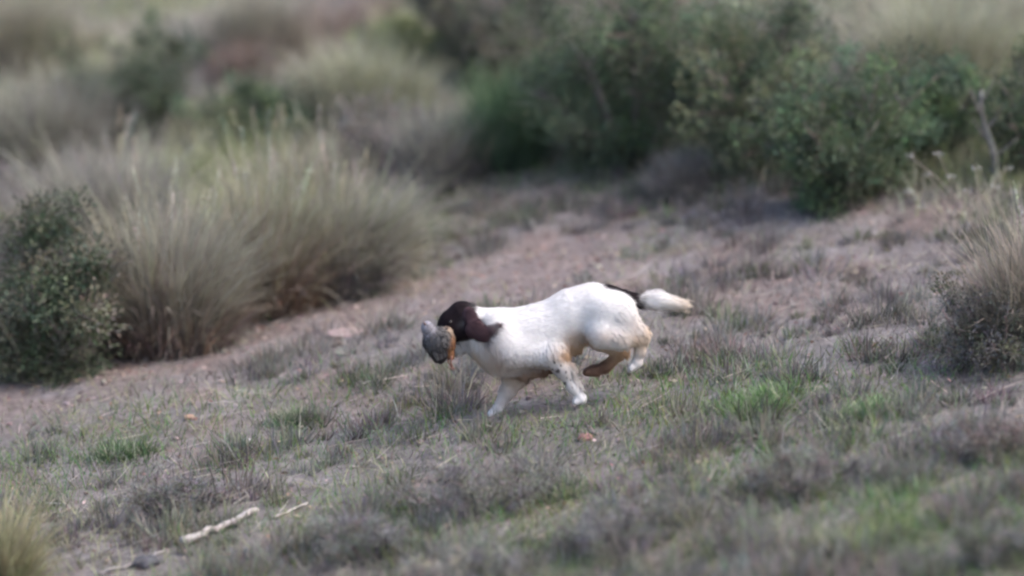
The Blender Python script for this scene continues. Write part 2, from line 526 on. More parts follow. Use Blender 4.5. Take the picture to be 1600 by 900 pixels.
LEAFMUL = 1.65
def shrub(name, label, cat, x0, x1, top, base, cols, nleaf, leaf=(.029, .0105), nstem=9, clump=.125, barkcol=(.2, .17, .155), gap=.18, group=None, upright=.35, flat=1.0):
    q, ppm = place((x0 + x1) / 2, base)
    H = (base - top) / ppm / math.cos(PITCH); W = (x1 - x0) / ppm
    root = empty(name, (q[0], q[1], ground_z(q[0], q[1])))
    tag(root, label, cat, group)
    B = Batch(); tips = []
    gz = ground_z(q[0], q[1])
    for i in range(nstem):
        a = i * 2.4 + RNG.normal(0, .3); rad = math.sqrt((i + .7) / nstem)
        ex, ey, ez = math.cos(a) * rad * W * .38, math.sin(a) * rad * W * .3, H * RNG.uniform(.6, .9) * (1 - .4 * rad ** 2.2)
        t = np.linspace(0, 1, 6)
        p0 = np.array([q[0] + .2 * W * math.cos(a) * rad, q[1] + .2 * W * math.sin(a) * rad, 0.]); p0[2] = ground_z(p0[0], p0[1]) - .02
        P = p0 + np.c_[ex * t ** (1 + upright) , ey * t ** (1 + upright), ez * t ** (1 - .25 * rad)] + RNG.normal(0, .012, (6, 3)) * t[:, None]
        r0 = .006 + .012 * H
        V, F, cap = tube(P, np.linspace(r0, r0 * .3, 6), 5); B.add(V, F, jitter(barkcol, 1, .15)[0], cap)
        nb = 12
        for j in range(nb):
            s = RNG.uniform(.04, 1)
            k = min(int(s * 5), 4); b0 = P[k] + (P[k + 1] - P[k]) * (s * 5 - k)
            dv = RNG.normal(0, 1, 3) * [.9, .8, .5] + [1.5 * ex / W, 1.5 * ey / W, .25 + .5 * s]
            dv /= np.linalg.norm(dv)
            ln = RNG.uniform(.12, .3) * (.35 * W + .65 * H)
            tq = np.linspace(0, 1, 4)[:, None]
            Q = b0 + dv * ln * tq + np.array([0, 0, .12 * ln]) * tq ** 2
            Q[:, 2] = np.maximum(Q[:, 2], ground_z(Q[:, 0], Q[:, 1]) + .02 * H)
            V, F, cap = tube(Q, np.linspace(r0 * .4, r0 * .12, 4), 4); B.add(V, F, jitter(barkcol, 1, .2)[0], cap)
            tips.append((Q[3], dv)); tips.append(((Q[1] + Q[2]) / 2, dv))
    tag(B.build('stems', M_WOOD, root), kind='stuff')
    nleaf = int(nleaf * LEAFMUL)
    T = np.array([t[0] for t in tips]); Dv = np.array([t[1] for t in tips])
    w = RNG.uniform(.25, 1, len(T)); w[RNG.random(len(T)) < gap] *= .12; w /= w.sum()
    k = RNG.choice(len(T), nleaf, p=w)
    tc = pick(cols, len(T), .16, .05)
    cr = clump * (.5 * W + .5 * H) * RNG.uniform(.6, 1.3, len(T))
    off = RNG.normal(0, 1, (nleaf, 3)); off *= (RNG.random(nleaf) ** .5 / np.linalg.norm(off, axis=1))[:, None]
    pos = T[k] + off * cr[k][:, None] * [1, 1, flat]
    pos[:, 2] = np.maximum(pos[:, 2], ground_z(pos[:, 0], pos[:, 1]) + .01)
    dirn = off * .9 + Dv[k] * .6 + RNG.normal(0, .5, (nleaf, 3))
    V, F, C = leaves(pos, dirn, leaf[0] * RNG.uniform(.6, 1.35, nleaf), leaf[1] * RNG.uniform(.7, 1.3, nleaf), jitter(tc[k], nleaf, .22, .06))
    tag(mesh('foliage', V, F, C, M_LEAF, root), kind='stuff')
    return root

PALE = [[.48, .47, .365], [.43, .425, .34], [.39, .40, .28], [.36, .345, .29], [.31, .285, .25]]
OLIVE = [[.35, .365, .215], [.42, .425, .275], [.30, .325, .19], [.37, .345, .26]]
DEAD = [[.22, .17, .15], [.26, .22, .2], [.18, .14, .13], [.3, .22, .17]]
RUST = [[.26, .16, .11], [.22, .17, .15], [.3, .2, .14]]
GREY = [[.25, .23, .235], [.29, .27, .265], [.2, .185, .185]]
DKGRN = [[.095, .13, .078], [.11, .142, .082], [.085, .112, .078], [.13, .145, .095]]
GREEN = [[.125, .19, .105], [.15, .205, .10], [.11, .165, .105]]
YGRN = [[.25, .29, .13], [.3, .32, .155], [.21, .25, .12]]
DKBRN = [[.14, .138, .10], [.12, .118, .095], [.175, .165, .13], [.105, .12, .08]]

GT = 'grass tussocks along the bare path'
# back rows first
tussock('grass_tussock', 'pale dry grass in the top right corner above the green bushes', 'grass tussock', 1290, 1640, -60, 130, PALE + OLIVE, 7000, droop=.9)
tussock('grass_tussock', 'large pale grey grass clump at the upper left edge of the picture', 'grass tussock', -90, 190, 70, 275, PALE, 8000, GREY, droop=.9)
tussock('grass_tussock', 'pale hazy grass in the top left corner', 'grass tussock', -60, 150, -60, 110, PALE + OLIVE, 5000, DEAD, droop=.8)
shrub('leafy_shrub', 'dark green rounded shrub amid pale grass at upper left', 'shrub', 110, 310, 30, 215, DKGRN, 9000)
tussock('grass_tussock', 'greyish dry grass at the top edge between two dark shrubs on the left', 'grass tussock', 300, 520, -50, 90, PALE, 5000, DEAD, droop=.8)
tussock('grass_tussock', 'low brown withered grass above the small green bush', 'grass tussock', 300, 450, 50, 135, DEAD + RUST[:1], 3000, DEAD, droop=1.2)
tussock('grass_tussock', 'pale olive grass clump beneath the yellow green bush', 'grass tussock', 430, 680, 50, 205, OLIVE + PALE, 7000, droop=.9)
shrub('leafy_shrub', 'bright yellow green bush at the top, left of the dark hollow', 'shrub', 560, 700, -5, 120, YGRN, 6000, (.024, .008))
shrub('twiggy_shrub', 'dark twiggy bush at the top centre of the picture', 'shrub', 655, 880, -90, 120, DKBRN + DKGRN + GREY[2:], 9500, nstem=12)
shrub('leafy_shrub', 'dusky shrub behind the bright green clump, left end of the thicket', 'shrub', 770, 940, 20, 215, DKGRN + DKBRN, 8000, nstem=10)
shrub('leafy_shrub', 'tallest dark green shrub, rising past the top edge right of centre', 'shrub', 850, 1140, -90, 255, DKGRN + GREEN, 17000, nstem=13)
shrub('leafy_shrub', 'olive green shrub in the middle of the right hand thicket', 'shrub', 1060, 1290, -50, 265, DKGRN + OLIVE[2:3], 13000, nstem=11)
shrub('leafy_shrub', 'green bush behind the thicket near the upper right, beneath pale grass', 'shrub', 1390, 1550, 70, 250, GREEN + DKGRN, 8000)
shrub('leafy_shrub', 'dark green bush cut by the right edge behind the pale trunk', 'shrub', 1550, 1690, 60, 270, DKGRN, 6000)
shrub('leafy_shrub', 'dark green shrub at the front right of the thicket with a shaded foot', 'shrub', 1215, 1430, 70, 312, DKGRN + GREEN, 12000, nstem=11)
shrub('small_bush', 'small low green bush behind the pale tussocks on the left', 'shrub', 300, 510, 125, 225, GREEN + DKGRN, 6500, nstem=9)
tussock('broom_clump', 'upright bright green broom like clump left of the dark thicket', 'broom plant', 738, 862, 95, 262, [[.14, .22, .11], [.17, .24, .12], [.12, .2, .12]], 5200, [[.11, .17, .11], [.10, .15, .11]], droop=.25, wid=.005)
shrub('twiggy_shrub', 'grey leafless twiggy bush behind the rightmost pale tussock', 'shrub', 520, 660, 120, 260, GREY, 3800, (.018, .004), 12, .1)
tussock('grass_tussock', 'dry grey grass clump just left of the bright green clump', 'grass tussock', 600, 760, 150, 285, PALE + GREY, 5200, GREY, lean=.1)
tussock('grass_tussock', 'low grey withered grass at the foot of the dark thicket', 'grass tussock', 960, 1180, 215, 300, GREY + PALE[3:], 4200, GREY, droop=1.3)
shrub('twiggy_shrub', 'dusky grey twig mass behind the dark shrub at the left edge', 'shrub', -20, 220, 215, 350, GREY, 5000, (.018, .004), 12, .11)
# the left row beside the path
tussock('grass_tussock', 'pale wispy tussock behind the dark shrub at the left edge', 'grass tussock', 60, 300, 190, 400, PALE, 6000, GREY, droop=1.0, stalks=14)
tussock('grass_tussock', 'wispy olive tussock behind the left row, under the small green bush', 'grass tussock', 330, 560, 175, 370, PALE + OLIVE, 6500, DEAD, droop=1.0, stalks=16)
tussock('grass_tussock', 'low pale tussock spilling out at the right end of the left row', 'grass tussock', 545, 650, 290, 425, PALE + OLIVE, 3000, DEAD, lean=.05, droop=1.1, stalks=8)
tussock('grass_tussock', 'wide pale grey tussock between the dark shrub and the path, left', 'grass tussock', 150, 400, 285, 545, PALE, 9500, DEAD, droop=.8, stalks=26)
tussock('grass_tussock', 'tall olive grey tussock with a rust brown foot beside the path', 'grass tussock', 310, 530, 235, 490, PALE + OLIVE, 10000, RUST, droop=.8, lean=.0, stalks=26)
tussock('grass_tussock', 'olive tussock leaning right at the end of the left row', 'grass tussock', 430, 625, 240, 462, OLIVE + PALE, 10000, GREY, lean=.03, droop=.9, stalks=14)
shrub('leafy_shrub', 'dark olive brown shrub at the left edge beside the path', 'shrub', -70, 205, 325, 585, DKBRN + DKGRN, 15000, nstem=12)
tussock('grass_tuft', 'fresh green grass tuft at the left edge under the dark shrub', 'grass tuft', -25, 40, 505, 578, [[.12, .2, .08], [.1, .17, .08]], 900, droop=.8)
shrub('twiggy_shrub', 'small dusky violet grey bush at the foot of the rightmost left hand tussock', 'shrub', 535, 625, 370, 462, GREY + DKBRN, 2600, (.018, .005), 9, .12)
shrub('twiggy_shrub', 'small brown grey bush between the two front tussocks on the left', 'shrub', 330, 430, 370, 500, DKBRN + GREY + DEAD, 3000, (.018, .005), 9, .12)
# right
shrub('leafy_shrub', 'low dark grey green shrub under the tan grass at right', 'shrub', 1455, 1650, 440, 570, DKBRN + GREY, 7000, (.02, .005), 10, .12)
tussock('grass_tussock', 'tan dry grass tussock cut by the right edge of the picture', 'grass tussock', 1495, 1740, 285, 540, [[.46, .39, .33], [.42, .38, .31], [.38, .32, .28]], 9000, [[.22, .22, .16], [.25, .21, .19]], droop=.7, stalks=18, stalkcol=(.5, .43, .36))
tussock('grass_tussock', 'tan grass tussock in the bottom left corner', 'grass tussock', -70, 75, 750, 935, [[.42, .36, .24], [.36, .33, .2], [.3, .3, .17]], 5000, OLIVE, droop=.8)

# pale bare trunk among the bushes at right
q, ppm = place(1548, 296)
B = Batch()
t = np.linspace(0, 1, 9)
P = np.c_[q[0] + .025 * np.sin(t * 6) - .05 * t ** 2, q[1] + .03 * np.cos(t * 4), ground_z(q[0], q[1]) - .03 + .5 * t]
V, F, cap = tube(P, (.022 - .013 * t) * (1 + .14 * np.sin(t * 23) + .08 * np.sin(t * 41)), 9); B.add(V, F, jitter((.2, .19, .175), len(V), .15, .04), cap)
tr = B.build('dead_trunk', M_WOOD, smooth=True)
for (k_, dx, dy, h) in ((3, .1, -.06, .1), (4, -.09, -.05, .12), (5, .09, .02, .13), (6, -.06, -.04, .14), (7, .05, -.03, .12)):
    tt = np.linspace(0, 1, 5)
    V, F, cap = tube(P[k_] + np.c_[dx * tt ** .8, dy * tt, h * tt], np.linspace(.008, .0025, 5), 6)
    Bs = Batch(); Bs.add(V, F, (.2, .18, .165), cap); Bs.build('twig', M_WOOD, tr)
tag(tr, 'thin pale bare trunk with dry twigs standing between the green bushes at the right', 'dead trunk')
# dry stalks with whitish seed heads (right)
q, ppm = place(1490, 372)
root = empty('seed_head_plant', (q[0], q[1], ground_z(q[0], q[1])))
tag(root, 'dry branching plant with whitish seed heads above the tan tussock, right', 'dry plant')
def on_plane(px, py, yy):
    r = ray(px, py); tq = (yy - CAM[1]) / r[1]
    return CAM + r * tq
for (px, py) in ((1420, 243), (1466, 240), (1449, 272), (1418, 298), (1486, 276), (1513, 298), (1490, 332), (1575, 262), (1582, 300), (1555, 292), (1440, 322), (1525, 262)):
    yy = q[1] + RNG.uniform(-.18, .18)
    e = on_plane(px, py, yy)
    b = np.array([q[0] + RNG.normal(0, .06), q[1] + RNG.normal(0, .05), 0]); b[2] = ground_z(b[0], b[1])
    t = np.linspace(0, 1, 7)[:, None]
    P = b + (e - b) * np.c_[t ** 1.4, t ** 1.2, t ** .85]
    B = Batch()
    V, F, cap = tube(P, np.linspace(.003, .0014, 7), 5); B.add(V, F, (.33, .28, .24), cap)
    st = B.build('stalk', M_WOOD, root)
    m = 16
    dv = RNG.normal(0, 1, (m, 3)); dv /= np.linalg.norm(dv, axis=1, keepdims=True)
    V, F, C = leaves(e + dv * [.012, .008, .005], dv * [1.4, 1, .5], RNG.uniform(.008, .018, m), RNG.uniform(.003, .006, m), jitter([.6, .58, .56], m, .1, .02))
    h = mesh('seed_head', V, F, C, M_GRASS, root)

# grey cushion shrublets and tufts standing out in the foreground
def cushion(label, x0, x1, top, base, cols, n):
    return shrub('cushion_shrub', label, 'low shrub', x0, x1, top, base, cols, n, (.016, .004), 10, .13, (.17, .145, .14), .25, 'grey cushion shrubs in the foreground', .1)
LAV = [[.25, .235, .245], [.22, .21, .21], [.27, .255, .255], [.2, .2, .18], [.17, .185, .13]]
cushion('broad grey cushion shrub in the foreground straight below the running dog', 640, 860, 715, 800, LAV, 5200)
cushion('grey lavender cushion shrub right of centre at the bottom, above bare straw', 880, 1040, 780, 860, LAV, 4200)
cushion('grey cushion shrub beside the end of the pale broken stick', 480, 640, 790, 870, LAV, 4200)
cushion('dull grey cushion shrub left of the lime green grass patch, foreground right', 1180, 1330, 690, 770, LAV + DEAD[:1], 4000)
cushion('brownish cushion shrub at the right edge in the foreground', 1460, 1600, 640, 715, DEAD + LAV, 3600)
cushion('small dark cushion shrub at the bottom right corner', 1500, 1620, 800, 880, GREY + DKGRN, 3200)
cushion('grey cushion shrub in the foreground at left, above the pale stick', 200, 340, 735, 800, LAV, 3200)
cushion('pale cushion shrub cut by the bottom edge right of the broken stick', 640, 800, 845, 925, LAV + PALE[:1], 3800)

def tuft(label, x0, x1, top, base, cols, n):
    return tussock('grass_tuft', label, 'grass tuft', x0, x1, top, base, cols, n * 2, None, 0, .9, 0, group='green grass tufts on the slope', wid=.004, foot=.42)
FRESH = [[.12, .24, .09], [.15, .25, .085], [.11, .21, .10]]
LIME = [[.19, .22, .07], [.16, .2, .07], [.2, .2, .09]]
tuft('fresh green grass tuft on the slope behind the dog, right of its hind legs', 1080, 1290, 596, 640, FRESH + PALE[:1], 1300)
tuft('green grass tuft right of the brightest patch, below the dark right hand shrub', 1290, 1430, 606, 645, FRESH + PALE[:1], 1000)
tuft('lime green grass tuft in the lower right foreground', 1255, 1530, 792, 838, LIME + FRESH + PALE[:2], 2400)
tuft('green grass tuft above the lime green one at lower right', 1330, 1490, 735, 772, FRESH + PALE[:2], 1000)
tuft('dark green tuft on the slope left of the dog shadow', 400, 520, 622, 662, DKGRN + FRESH[2:] + PALE[:2], 700)
tuft('low green tuft on the left slope below the path', 120, 260, 672, 712, FRESH + DKGRN + PALE[:1], 700)

# broken pale stick, in two things as it lies: the thick piece and the thin piece
def stick(name, label, pts, r0, r1, col):
    P = np.array([G(*p) for p in pts])
    t = np.linspace(0, len(P) - 1, len(P) * 4)
    k = np.clip(t.astype(int), 0, len(P) - 2); P = P[k] + (P[k + 1] - P[k]) * (t - k)[:, None]
    P[:, 2] = np.maximum(ground_z(P[:, 0], P[:, 1]), P[:, 2]) + r0 * 1.3
    P += RNG.normal(0, r0 * .25, P.shape)
    n = len(P)
    V, F, cap = tube(P, np.linspace(r0, r1, n) * (1 + RNG.normal(0, .12, n)), 8)
    B = Batch(); B.add(V, F, jitter(col, len(V), .12, .03), cap)
    o = B.build(name, M_WOOD, smooth=True)
    return tag(o, label, 'stick', 'pale sticks on the ground')
stick('fallen_stick', 'thickest pale bleached stick lying in the lower left foreground', [(285, 856), (330, 836), (402, 806)], .016, .011, (.40, .36, .345))
stick('fallen_stick', 'thin pale twig lying beyond the upper end of the thick stick', [(428, 812), (455, 800), (482, 789)], .006, .004, (.48, .43, .4))
stick('fallen_stick', 'pale stick end poking in at the bottom edge beside the dark stone', [(150, 902), (200, 888), (262, 864)], .007, .005, (.34, .31, .3))
stick('fallen_stick', 'slim whitish straw stick near the tan tussock at lower left', [(45, 814), (75, 806), (110, 799)], .005, .003, (.42, .4, .34))
stick('fallen_stick', 'long slim grey stick across the grass at lower centre right', [(965, 802), (1010, 787), (1070, 774)], .005, .003, (.5, .47, .45))

def stone(label, px, py, w, col, flat=.6):
    q, ppm = place(px, py)
    r = w / ppm / 2
    V = I2V * (1 + .25 * (fbm(I2V[:, 0] * 1.7 + px, I2V[:, 1] * 1.7 + I2V[:, 2] * 1.3, 5)[:, None] - .5) * 2) * [r, r * .8, r * flat]
    V = V + [q[0], q[1], ground_z(q[0], q[1]) + r * flat * .35]
    o = mesh('stone', V, I2F, jitter(col, len(V), .06, .02), M_STONE, smooth=False)
    return tag(o, label, 'stone', 'loose stones on the slope')
stone('dark grey stone at the bottom edge by the pale stick end', 228, 884, 42, (.09, .09, .1))
stone('small pale stone on the grey slope below left of the dog', 386, 694, 20, (.42, .4, .4))
stone('small orange pink stone on the slope at left below the path', 296, 655, 17, (.42, .28, .21))
stone('flat pinkish stone on the bare path left of the dog', 545, 522, 70, (.34, .26, .25), .16)
stone('small reddish stone on the grass below the dog at centre', 915, 688, 24, (.28, .15, .14))

# ------------------------------------------------------------------ running dog
MPP = 16 / FPX
def D(cx, cy, y):
    """a point of the dog: crop position of the photograph (3.461 px per pixel from 640,420), at depth y"""
    return on_plane(640 + cx / 3.461, 420 + cy / 3.461, y)

WHITE, CREAM, TAN, LIVER, EARC, DIRTY, MUD_AND_SHADE = (.80, .775, .765), (.70, .60, .50), (.50, .33, .21), (.013, .008, .010), (.072, .042, .049), (.55, .53, .52), (.2, .115, .08)
PR = []   # a, b, ra, rb, colour, blend k, (flatten axis factor)
def cone(a, b, ra, rb, col, k=.03, ys=1.0, cb=None):
    PR.append((D(*a), D(*b), ra, rb, np.array(col), k, ys, np.array(cb if cb is not None else col)))
# trunk
cone((520, 385, 0), (640, 365, 0), .118, .114, WHITE, .03, 1.18)
cone((640, 362, 0), (760, 322, 0), .110, .104, WHITE, .04, 1.2)
cone((760, 318, 0), (880, 245, 0), .100, .094, WHITE, .04, 1.22)
cone((880, 240, 0), (990, 205, 0), .092, .088, WHITE, .04, 1.15)
cone((990, 205, 0), (1090, 222, 0), .086, .078, WHITE, .04, 1.1)
cone((1090, 222, 0), (1165, 262, 0), .074, .05, WHITE, .03)
cone((560, 440, 0), (720, 420, 0), .085, .075, WHITE, .04, 1.25)
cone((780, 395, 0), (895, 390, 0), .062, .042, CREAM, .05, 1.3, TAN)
# neck and breast
cone((320, 292, 0), (455, 345, 0), .068, .1, WHITE, .04, 1.15)
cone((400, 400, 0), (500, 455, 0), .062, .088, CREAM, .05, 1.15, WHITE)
# near fore leg
cone((465, 310, -.06), (545, 435, -.07), .052, .060, WHITE, .04, 1.2)
cone((545, 435, -.07), (770, 458, -.074), .055, .046, WHITE, .04, 1.2)
cone((770, 462, -.075), (830, 540, -.075), .052, .038, WHITE, .03)
cone((830, 540, -.075), (880, 635, -.072), .034, .022, WHITE, .02)
cone((880, 635, -.072), (925, 696, -.07), .022, .019, WHITE, .02)
cone((930, 704, -.07), (902, 716, -.072), .021, .017, WHITE, .012, .85)
cone((770, 455, -.07), (820, 520, -.06), .04, .03, CREAM, .02)
# far fore leg
cone((500, 450, .055), (575, 560, .06), .062, .05, CREAM, .04, 1.3)
cone((575, 560, .06), (528, 660, .055), .042, .029, CREAM, .03, 1, (.72, .64, .6))
cone((528, 660, .055), (482, 745, .05), .028, .020, (.72, .64, .6), .02)
cone((480, 757, .05), (440, 786, .048), .022, .016, (.72, .66, .62), .012, .85)
cone((620, 535, .01), (750, 515, .02), .045, .04, (.45, .32, .25), .03, 1.2, MUD_AND_SHADE)  # underbelly fringe; the shade between the legs is put into its brown colour
# near hind leg
cone((1060, 232, -.05), (1040, 342, -.074), .080, .056, WHITE, .04, 1.3)
cone((1130, 235, -.045), (1190, 320, -.065), .07, .05, WHITE, .04, 1.3)
cone((1035, 350, -.078), (1140, 372, -.075), .054, .044, WHITE, .03)
cone((1140, 370, -.072), (1248, 360, -.06), .044, .029, CREAM, .03)
cone((1252, 350, -.06), (1246, 440, -.058), .028, .020, CREAM, .02)
cone((1246, 440, -.058), (1232, 500, -.058), .020, .019, WHITE, .02)
cone((1232, 507, -.058), (1202, 534, -.06), .021, .017, WHITE, .012, .85)
# far hind leg
cone((1060, 240, .045), (1030, 365, .07), .08, .05, WHITE, .04, 1.3)
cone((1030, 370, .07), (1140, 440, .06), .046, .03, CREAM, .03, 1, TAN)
cone((1150, 445, .06), (1060, 528, .052), .024, .019, TAN, .02, 1, MUD_AND_SHADE)
cone((1060, 530, .052), (1000, 550, .05), .019, .018, MUD_AND_SHADE, .02)
cone((1000, 553, .05), (958, 558, .05), .021, .017, MUD_AND_SHADE, .012, .85)
# toes
for (px_, py_, yy, L_, dz_) in ((905, 718, -.072, 14, 6), (445, 786, .048, 16, 8), (1203, 532, -.06, 12, 10), (962, 560, .05, 14, 2)):
    for w_ in (-.017, -.006, .006, .017):
        cone((px_, py_, yy + w_), (px_ - L_ + abs(w_) * 350, py_ + dz_, yy + w_ * 1.15), .0105, .0085, MUD_AND_SHADE if px_ == 962 else WHITE, .004)
# tail
cone((1075, 128, 0), (1155, 158, 0), .032, .031, LIVER, .012)
cone((1155, 158, 0), (1232, 174, 0), .031, .030, LIVER, .01)
cone((1258, 170, 0), (1335, 170, 0), .025, .029, WHITE, .004)
cone((1335, 170, 0), (1478, 198, .01), .029, .014, WHITE, .01, 1, CREAM)
# head
cone((285, 262, 0), (235, 292, -.004), .066, .056, LIVER, .02, 1.05)
cone((235, 300, -.004), (140, 392, -.012), .046, .031, LIVER, .025, 1.0)
cone((330, 372, 0), (235, 405, -.006), .05, .032, DIRTY, .02, 1.1)
cone((235, 405, -.006), (165, 455, -.01), .028, .018, DIRTY, .015, 1.0)
cone((300, 330, -.035), (250, 345, -.03), .038, .034, LIVER, .02)
cone((300, 330, .035), (250, 345, .03), .038, .034, LIVER, .02)
# ears
for s in (-1, 1):
    n0 = len(PR)
    cone((318, 232, s * .060), (352, 325, s * .090), .020, .036, EARC, .008, 2.8)
    cone((352, 325, s * .092), (392, 356, s * .098), .038, .028, EARC, .008, 2.8)
    cone((388, 350, s * .098), (440, 335, s * .100), .028, .018, EARC, .008, 2.4)
    cone((440, 332, s * .1), (482, 304, s * .104), .02, .009, EARC, .008, 2.0)

def sdf_eval(Pq, want_col=False):
    f = None; W = np.zeros(len(Pq)); CC = np.zeros((len(Pq), 3))
    for (a, b, ra, rb, col, k, ys, cb) in PR:
        s = np.array([1, ys, 1.0])
        ym = (a + b) / 2
        aa, bb = a.copy(), b.copy()
        q = Pq - aa; ba = bb - aa
        h = np.clip((q @ ba) / (ba @ ba), 0, 1)
        dv = q - h[:, None] * ba
        dv = dv * s
        dd = np.sqrt((dv ** 2).sum(1)) - (ra + (rb - ra) * h)
        if ys > 1.5: dd = dd / 1.4
        if f is None: f = dd
        else:
            hh = np.clip(.5 + .5 * (f - dd) / k, 0, 1)
            f = f * (1 - hh) + dd * hh - k * hh * (1 - hh)
        if want_col:
            w = np.exp(-np.clip(dd, -.02, .2) / .0035)
            c = col[None] * (1 - h[:, None]) + cb[None] * h[:, None]
            CC += w[:, None] * c; W += w
    return (f, CC / W[:, None]) if want_col else f

def surface_nets(fun, lo, hi, h):
    nx, ny, nz = [int(math.ceil((b - a) / h)) + 1 for a, b in zip(lo, hi)]
    gx, gy, gz = [lo[i] + h * np.arange(n) for i, n in enumerate((nx, ny, nz))]
    f = np.empty((nx, ny, nz))
    YY, ZZ = np.meshgrid(gy, gz, indexing='ij')
    for i0 in range(0, nx, 24):
        xs = gx[i0:i0 + 24]
        P = np.stack(np.broadcast_arrays(xs[:, None, None], YY[None], ZZ[None]), -1).reshape(-1, 3)
        f[i0:i0 + 24] = fun(P).reshape(len(xs), ny, nz)
    s = f < 0
    cs = np.zeros((nx - 1, ny - 1, nz - 1), int)
    for i in (0, 1):
        for j in (0, 1):
            for k in (0, 1): cs += s[i:nx - 1 + i, j:ny - 1 + j, k:nz - 1 + k]
    act = (cs > 0) & (cs < 8)
    ids = -np.ones(act.shape, int); ids[act] = np.arange(act.sum())
    ci = np.argwhere(act)
    acc = np.zeros((len(ci), 3)); cnt = np.zeros(len(ci))
    corners = [(i, j, k) for i in (0, 1) for j in (0, 1) for k in (0, 1)]
    for c0 in corners:
        for ax in range(3):
            if c0[ax]: continue
            c1 = list(c0); c1[ax] = 1
            a = f[tuple((ci + c0).T)]; b = f[tuple((ci + c1).T)]
            m = (a < 0) != (b < 0)
            t = np.where(m, a / np.where(m, a - b, 1), 0)
            p = np.array(c0)[None] + t[:, None] * (np.array(c1) - np.array(c0))[None]
            acc += p * m[:, None]; cnt += m
    V = np.array(lo) + h * (ci + acc / cnt[:, None])
    Q = []
    for ax in range(3):
        u, v = (ax + 1) % 3, (ax + 2) % 3
        sl0 = [slice(0, n - 1) for n in (nx, ny, nz)]; sl1 = list(sl0)
        sl1[ax] = slice(1, (nx, ny, nz)[ax])
        a = s[tuple(sl0)]; b = s[tuple(sl1)]
        e = np.argwhere(a != b)
        e = e[(e[:, u] > 0) & (e[:, v] > 0)]
        flip = s[tuple(e.T)]
        du = np.zeros(3, int); du[u] = 1; dv = np.zeros(3, int); dv[v] = 1
        q = np.stack([ids[tuple((e - du - dv).T)], ids[tuple((e - dv).T)], ids[tuple(e.T)], ids[tuple((e - du).T)]], 1)
        q[~flip] = q[~flip][:, ::-1]
        Q.append(q)
    return V, np.concatenate(Q)

A = np.array([p[0] for p in PR] + [p[1] for p in PR])
lo, hi = A.min(0) - .14, A.max(0) + .14
lo[1], hi[1] = -.17, .17
DV, DF = surface_nets(sdf_eval, lo, hi, .0065)

def crop_of(P):
    d = P - CAM
    dep = d @ FWD
    px = 800 + FPX * (d @ RIGHT) / dep; py = 450 - FPX * (d @ UP) / dep
    return (px - 640) * 3.461, (py - 420) * 3.461

def coat_colour(P):
    _, c = sdf_eval(P, True)
    cx, cy = crop_of(P)
    white = sstep(.3, .6, c[:, 1])[:, None]
    # warm stained hair on breast, belly and thighs
    def blot(x0, y0, rx, ry): return np.exp(-((cx - x0) / rx) ** 2 - ((cy - y0) / ry) ** 2)
    nzv = fbm(cx * .02, cy * .02, 91)
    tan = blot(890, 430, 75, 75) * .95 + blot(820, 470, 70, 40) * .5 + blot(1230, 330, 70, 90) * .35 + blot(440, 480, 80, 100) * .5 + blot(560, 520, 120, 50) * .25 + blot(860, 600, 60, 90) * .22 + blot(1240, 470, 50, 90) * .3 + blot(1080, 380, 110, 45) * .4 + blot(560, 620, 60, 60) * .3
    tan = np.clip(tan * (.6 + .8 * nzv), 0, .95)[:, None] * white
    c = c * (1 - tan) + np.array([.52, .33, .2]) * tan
    brn = (blot(700, 560, 110, 42) * .8)[:, None] * white  # shaded chest between the legs, painted as brown into the coat
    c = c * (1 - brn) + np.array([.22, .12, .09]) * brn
    spots = [(800, 552, 13), (845, 558, 8), (838, 618, 9), (780, 503, 8), (815, 520, 5), (860, 540, 5), (850, 590, 5), (870, 600, 5), (770, 540, 5), (810, 595, 4), (880, 640, 5)]
    tk = np.zeros(len(P))
    near = P[:, 1] < 0.0
    for (sx, sy, r) in spots: tk = np.maximum(tk, (1 - sstep(r * .7, r * 1.3, np.hypot(cx - sx, cy - sy))))
    tk = tk * near
    rng = np.random.default_rng(5)
    for _ in range(9):
        sx, sy, r = rng.uniform(500, 1130), rng.uniform(110, 420), rng.uniform(3.5, 6)
        tk = np.maximum(tk, .3 * (1 - sstep(r * .6, r * 1.3, np.hypot(cx - sx, (cy - sy) * 1.2))))
    tk = (tk * .9)[:, None] * white
    return c * (1 - tk) + np.array([.05, .035, .04]) * tk

dog_loc = (0.0, 0.0, 0.0)
dog = empty('dog', dog_loc)
tag(dog, 'running white spaniel with dark brown head, ears and tail base, carrying a bird', 'dog')
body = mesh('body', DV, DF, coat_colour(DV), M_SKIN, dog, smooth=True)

# hair
def area_sample(V, F, n):
    T = np.concatenate([F[:, [0, 1, 2]], F[:, [0, 2, 3]]])
    a, b, c = V[T[:, 0]], V[T[:, 1]], V[T[:, 2]]
    nn = np.cross(b - a, c - a); ar = np.linalg.norm(nn, axis=1)
    k = RNG.choice(len(T), n, p=ar / ar.sum())
    u, v = RNG.random(n), RNG.random(n); m = u + v > 1; u[m], v[m] = 1 - u[m], 1 - v[m]
    P = a[k] + u[:, None] * (b[k] - a[k]) + v[:, None] * (c[k] - a[k])
    return P, nn[k] / (ar[k][:, None] + 1e-12)

P, N = area_sample(DV, DF, 62000)
